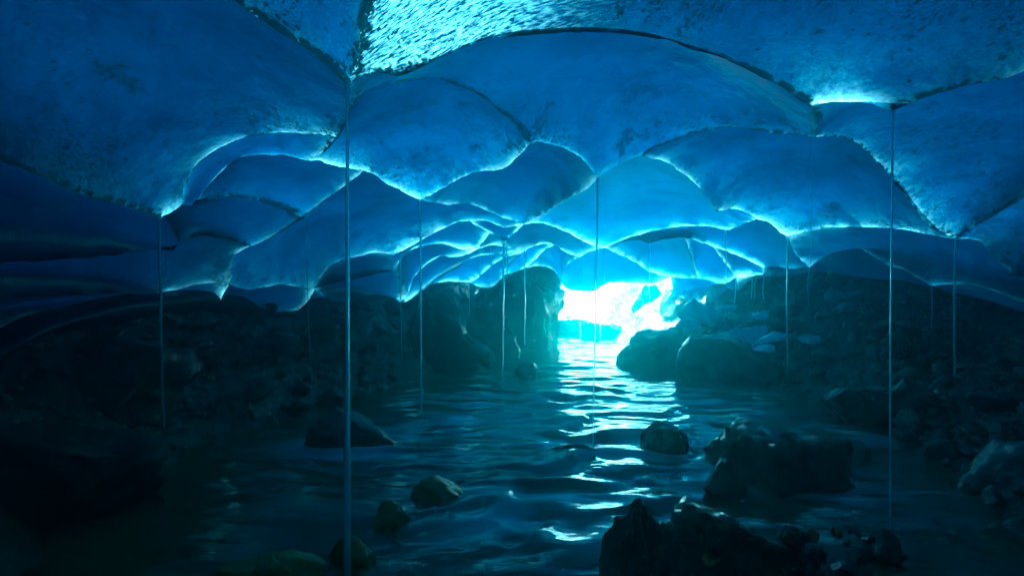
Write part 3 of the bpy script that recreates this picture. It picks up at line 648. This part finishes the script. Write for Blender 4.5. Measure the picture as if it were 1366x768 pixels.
# ---------------------------------------------------------------- threads of meltwater
m, nt, out = new_mat('falling_water'); b = NB(nt)
lw = b.n('LayerWeight', Blend=.5); core = b.math('SUBTRACT', 1.0, b.math('MULTIPLY', lw.outputs['Facing'], 1.0))
den = b.math('MULTIPLY', b.attr('dense'), b.math('POWER', core, .6), clamp=True)
tl = b.n('BsdfTranslucent', Color=(.95, 1, 1, 1)); df = b.n('BsdfPrincipled', Roughness=.12, IOR=1.33); b.put(df.inputs['Base Color'], (.92, .98, 1, 1))
g0 = b.n('MixShader', Fac=.5); b.put(g0.inputs[1], df.outputs[0]); b.put(g0.inputs[2], tl.outputs[0])
rf = b.n('BsdfRefraction', Color=(.9, 1, 1, 1), Roughness=.45, IOR=1.33); gl = b.n('MixShader', Fac=.62); b.put(gl.inputs[1], g0.outputs[0]); b.put(gl.inputs[2], rf.outputs[0])
tp = b.n('BsdfTransparent', Color=(1, 1, 1, 1)); mx = b.n('MixShader', Fac=den); b.put(mx.inputs[1], tp.outputs[0]); b.put(mx.inputs[2], gl.outputs[0]); b.put(out.inputs[0], mx)
FALL = m
def trickle(label, px, y0, y1, d, w0=1.6, w1=2.2, dens=(.9, .35), slant=0.0, group=None):
    n = 60; t = np.linspace(0, 1, n)
    zt = CAMZ+(HOR-y0)/F*d+.01; zb = max(CAMZ+(HOR-y1)/F*d, -.05); x0 = (px-CX)/F*d
    z = zt+(zb-zt)*t
    r = 1.25*(w0+(w1-w0)*t**1.3)/2/F*d*(1+.12*vnoise(t*14, px, 0, 5))
    r *= 1+1.6*np.exp(-t*90)
    x = x0+slant/F*d*t+.0012*d*vnoise(t*6, px*.37, 0, 6); y = d+.0012*d*vnoise(t*6, px*.7, 0, 7)
    a = np.arange(8)/8*2*math.pi
    V = np.stack([x[:, None]+r[:, None]*np.cos(a), y[:, None]+r[:, None]*np.sin(a), np.repeat(z[:, None], 8, 1)], -1).reshape(-1, 3)
    D = np.repeat(np.clip(1.15*(dens[0]+(dens[1]-dens[0])*t**.9)+.08, 0, 1), 8)
    base = np.array([x0, d, zb]); o = mesh_np('water_thread', V-base, grid_faces(n, 8, True), FALL, attrs=dict(dense=D)); o.location = base
    return tag(o, label, 'water thread', group)
trickle('thick veil of water falling from the largest ice point at upper left', 463, 113, 775, 2.42, 3.0, 10, (1, .42))
trickle('bright water thread falling from the left wall point onto the boulder', 212, 290, 570, 4.03, 3.0, 3, (1, .3), 6)
trickle('water thread falling from the rounded ice point left of centre', 560, 266, 552, 5.5, 2.0, 2.6, (.9, .3), 2)
trickle('water thread falling from the central ice point above the cave mouth', 797, 238, 630, 4.3, 1.8, 2.0, (.95, .25), -6)
trickle('faint water thread falling from the upper right dark crack', 1082, 140, 390, 2.95, 1.2, 1.2, (.35, .12))
trickle('long water thread falling from the right ice point near the top', 1190, 149, 705, 2.85, 2.2, 2.0, (1, .5), -3)
trickle('bright water thread falling from the far right ice point', 1275, 319, 500, 4.94, 2.8, 2.6, (1, .35), -2)
trickle('short water thread beside the black gap on the right', 1243, 382, 440, 5.6, 1.6, 1.8, (.6, .2))
trickle('water thread falling from the bright lip over the rubble slope', 1050, 315, 500, 7.25, 2.6, 2.0, (1, .2))
trickle('thin water thread under the bright edge right of the mouth', 969, 308, 380, 7.85, 1.4, 1.4, (.6, .2))
trickle('water thread with a double strand below the small ice beak', 672, 322, 555, 8.9, 2.6, 2.2, (.9, .2), -2)
trickle('short strand beside the double strand below the small ice beak', 676, 328, 372, 9.0, 1.6, 1.6, (.7, .3))
trickle('thin water thread from the left lobe edge above the low boulder', 407, 292, 540, 5.3, 1.3, 1.3, (.5, .15), 9)
trickle('thin water thread left of the rounded point thread', 534, 345, 525, 8.2, 1.8, 1.4, (.7, .25), 3)
trickle('short water thread falling onto the left boulders', 626, 377, 420, 10.8, 1.8, 1.4, (.9, .3))
trickle('thin water thread left of the grey boulder by the mouth', 700, 335, 460, 9.7, 1.6, 1.6, (.7, .25))
trickle('short thread at the left of the cave mouth lintel', 775, 344, 376, 11.8, 1.6, 1.4, (.8, .4))
trickle('faint thread just right of the central one in the mouth', 806, 331, 378, 10.2, 1.4, 1.2, (.8, .4))
trickle('faint thread from the pale edge right of the mouth', 867, 325, 405, 9.3, 1.4, 1.4, (.55, .2))
trickle('thin thread over the bright far water left', 774, 430, 495, 16.0, 1.3, 1.3, (.5, .2))
trickle('thin thread over the bright far water right', 801, 430, 500, 16.0, 1.3, 1.3, (.5, .2))
for px, y1, lb in ((982, 404, 'leftmost strand of the small water curtain under the ice lip'), (1004, 398, 'middle strand of the small water curtain under the ice lip'),
                   (1008, 400, 'strand just right of the middle of the small water curtain'), (1019, 422, 'rightmost and longest strand of the small water curtain')):
    trickle(lb, px, 369, y1, 10.4, 1.8, 1.6, (.95, .6), -2)
trickle('hair thin thread left of the bright left wall thread', 221, 330, 385, 4.8, 1.0, 1.0, (.3, .15))
trickle('faint thread left of the heap in the right hand gap', 1078, 360, 430, 8.0, 1.2, 1.0, (.4, .1))
trickle('faint double thread behind the small ice beak', 655, 330, 372, 9.6, 1.2, 1.0, (.45, .2))
trickle('faint thread under the far left ridges', 640, 336, 400, 9.4, 1.2, 1.0, (.4, .15))
# ---------------------------------------------------------------- damp air
hm, nt, out = new_mat('cave_mist'); b = NB(nt)
pv = b.n('VolumePrincipled', Density=.037, Anisotropy=.8); pv.inputs['Color'].default_value = (.35, .93, .95, 1)
b.put(out.inputs['Volume'], pv.outputs[0])
lo, hi = (-60, -12, -1.6), (60, 40, 6)
V = np.array([[(lo, hi)[i][0], (lo, hi)[j][1], (lo, hi)[k][2]] for i in (0, 1) for j in (0, 1) for k in (0, 1)])
FQ = np.array([[0, 1, 3, 2], [4, 6, 7, 5], [0, 4, 5, 1], [2, 3, 7, 6], [0, 2, 6, 4], [1, 5, 7, 3]])
hz = mesh_np('haze', V, FQ, hm, smooth=False); tag(hz, 'damp bluish air filling the ice cave', 'haze', kind='stuff')
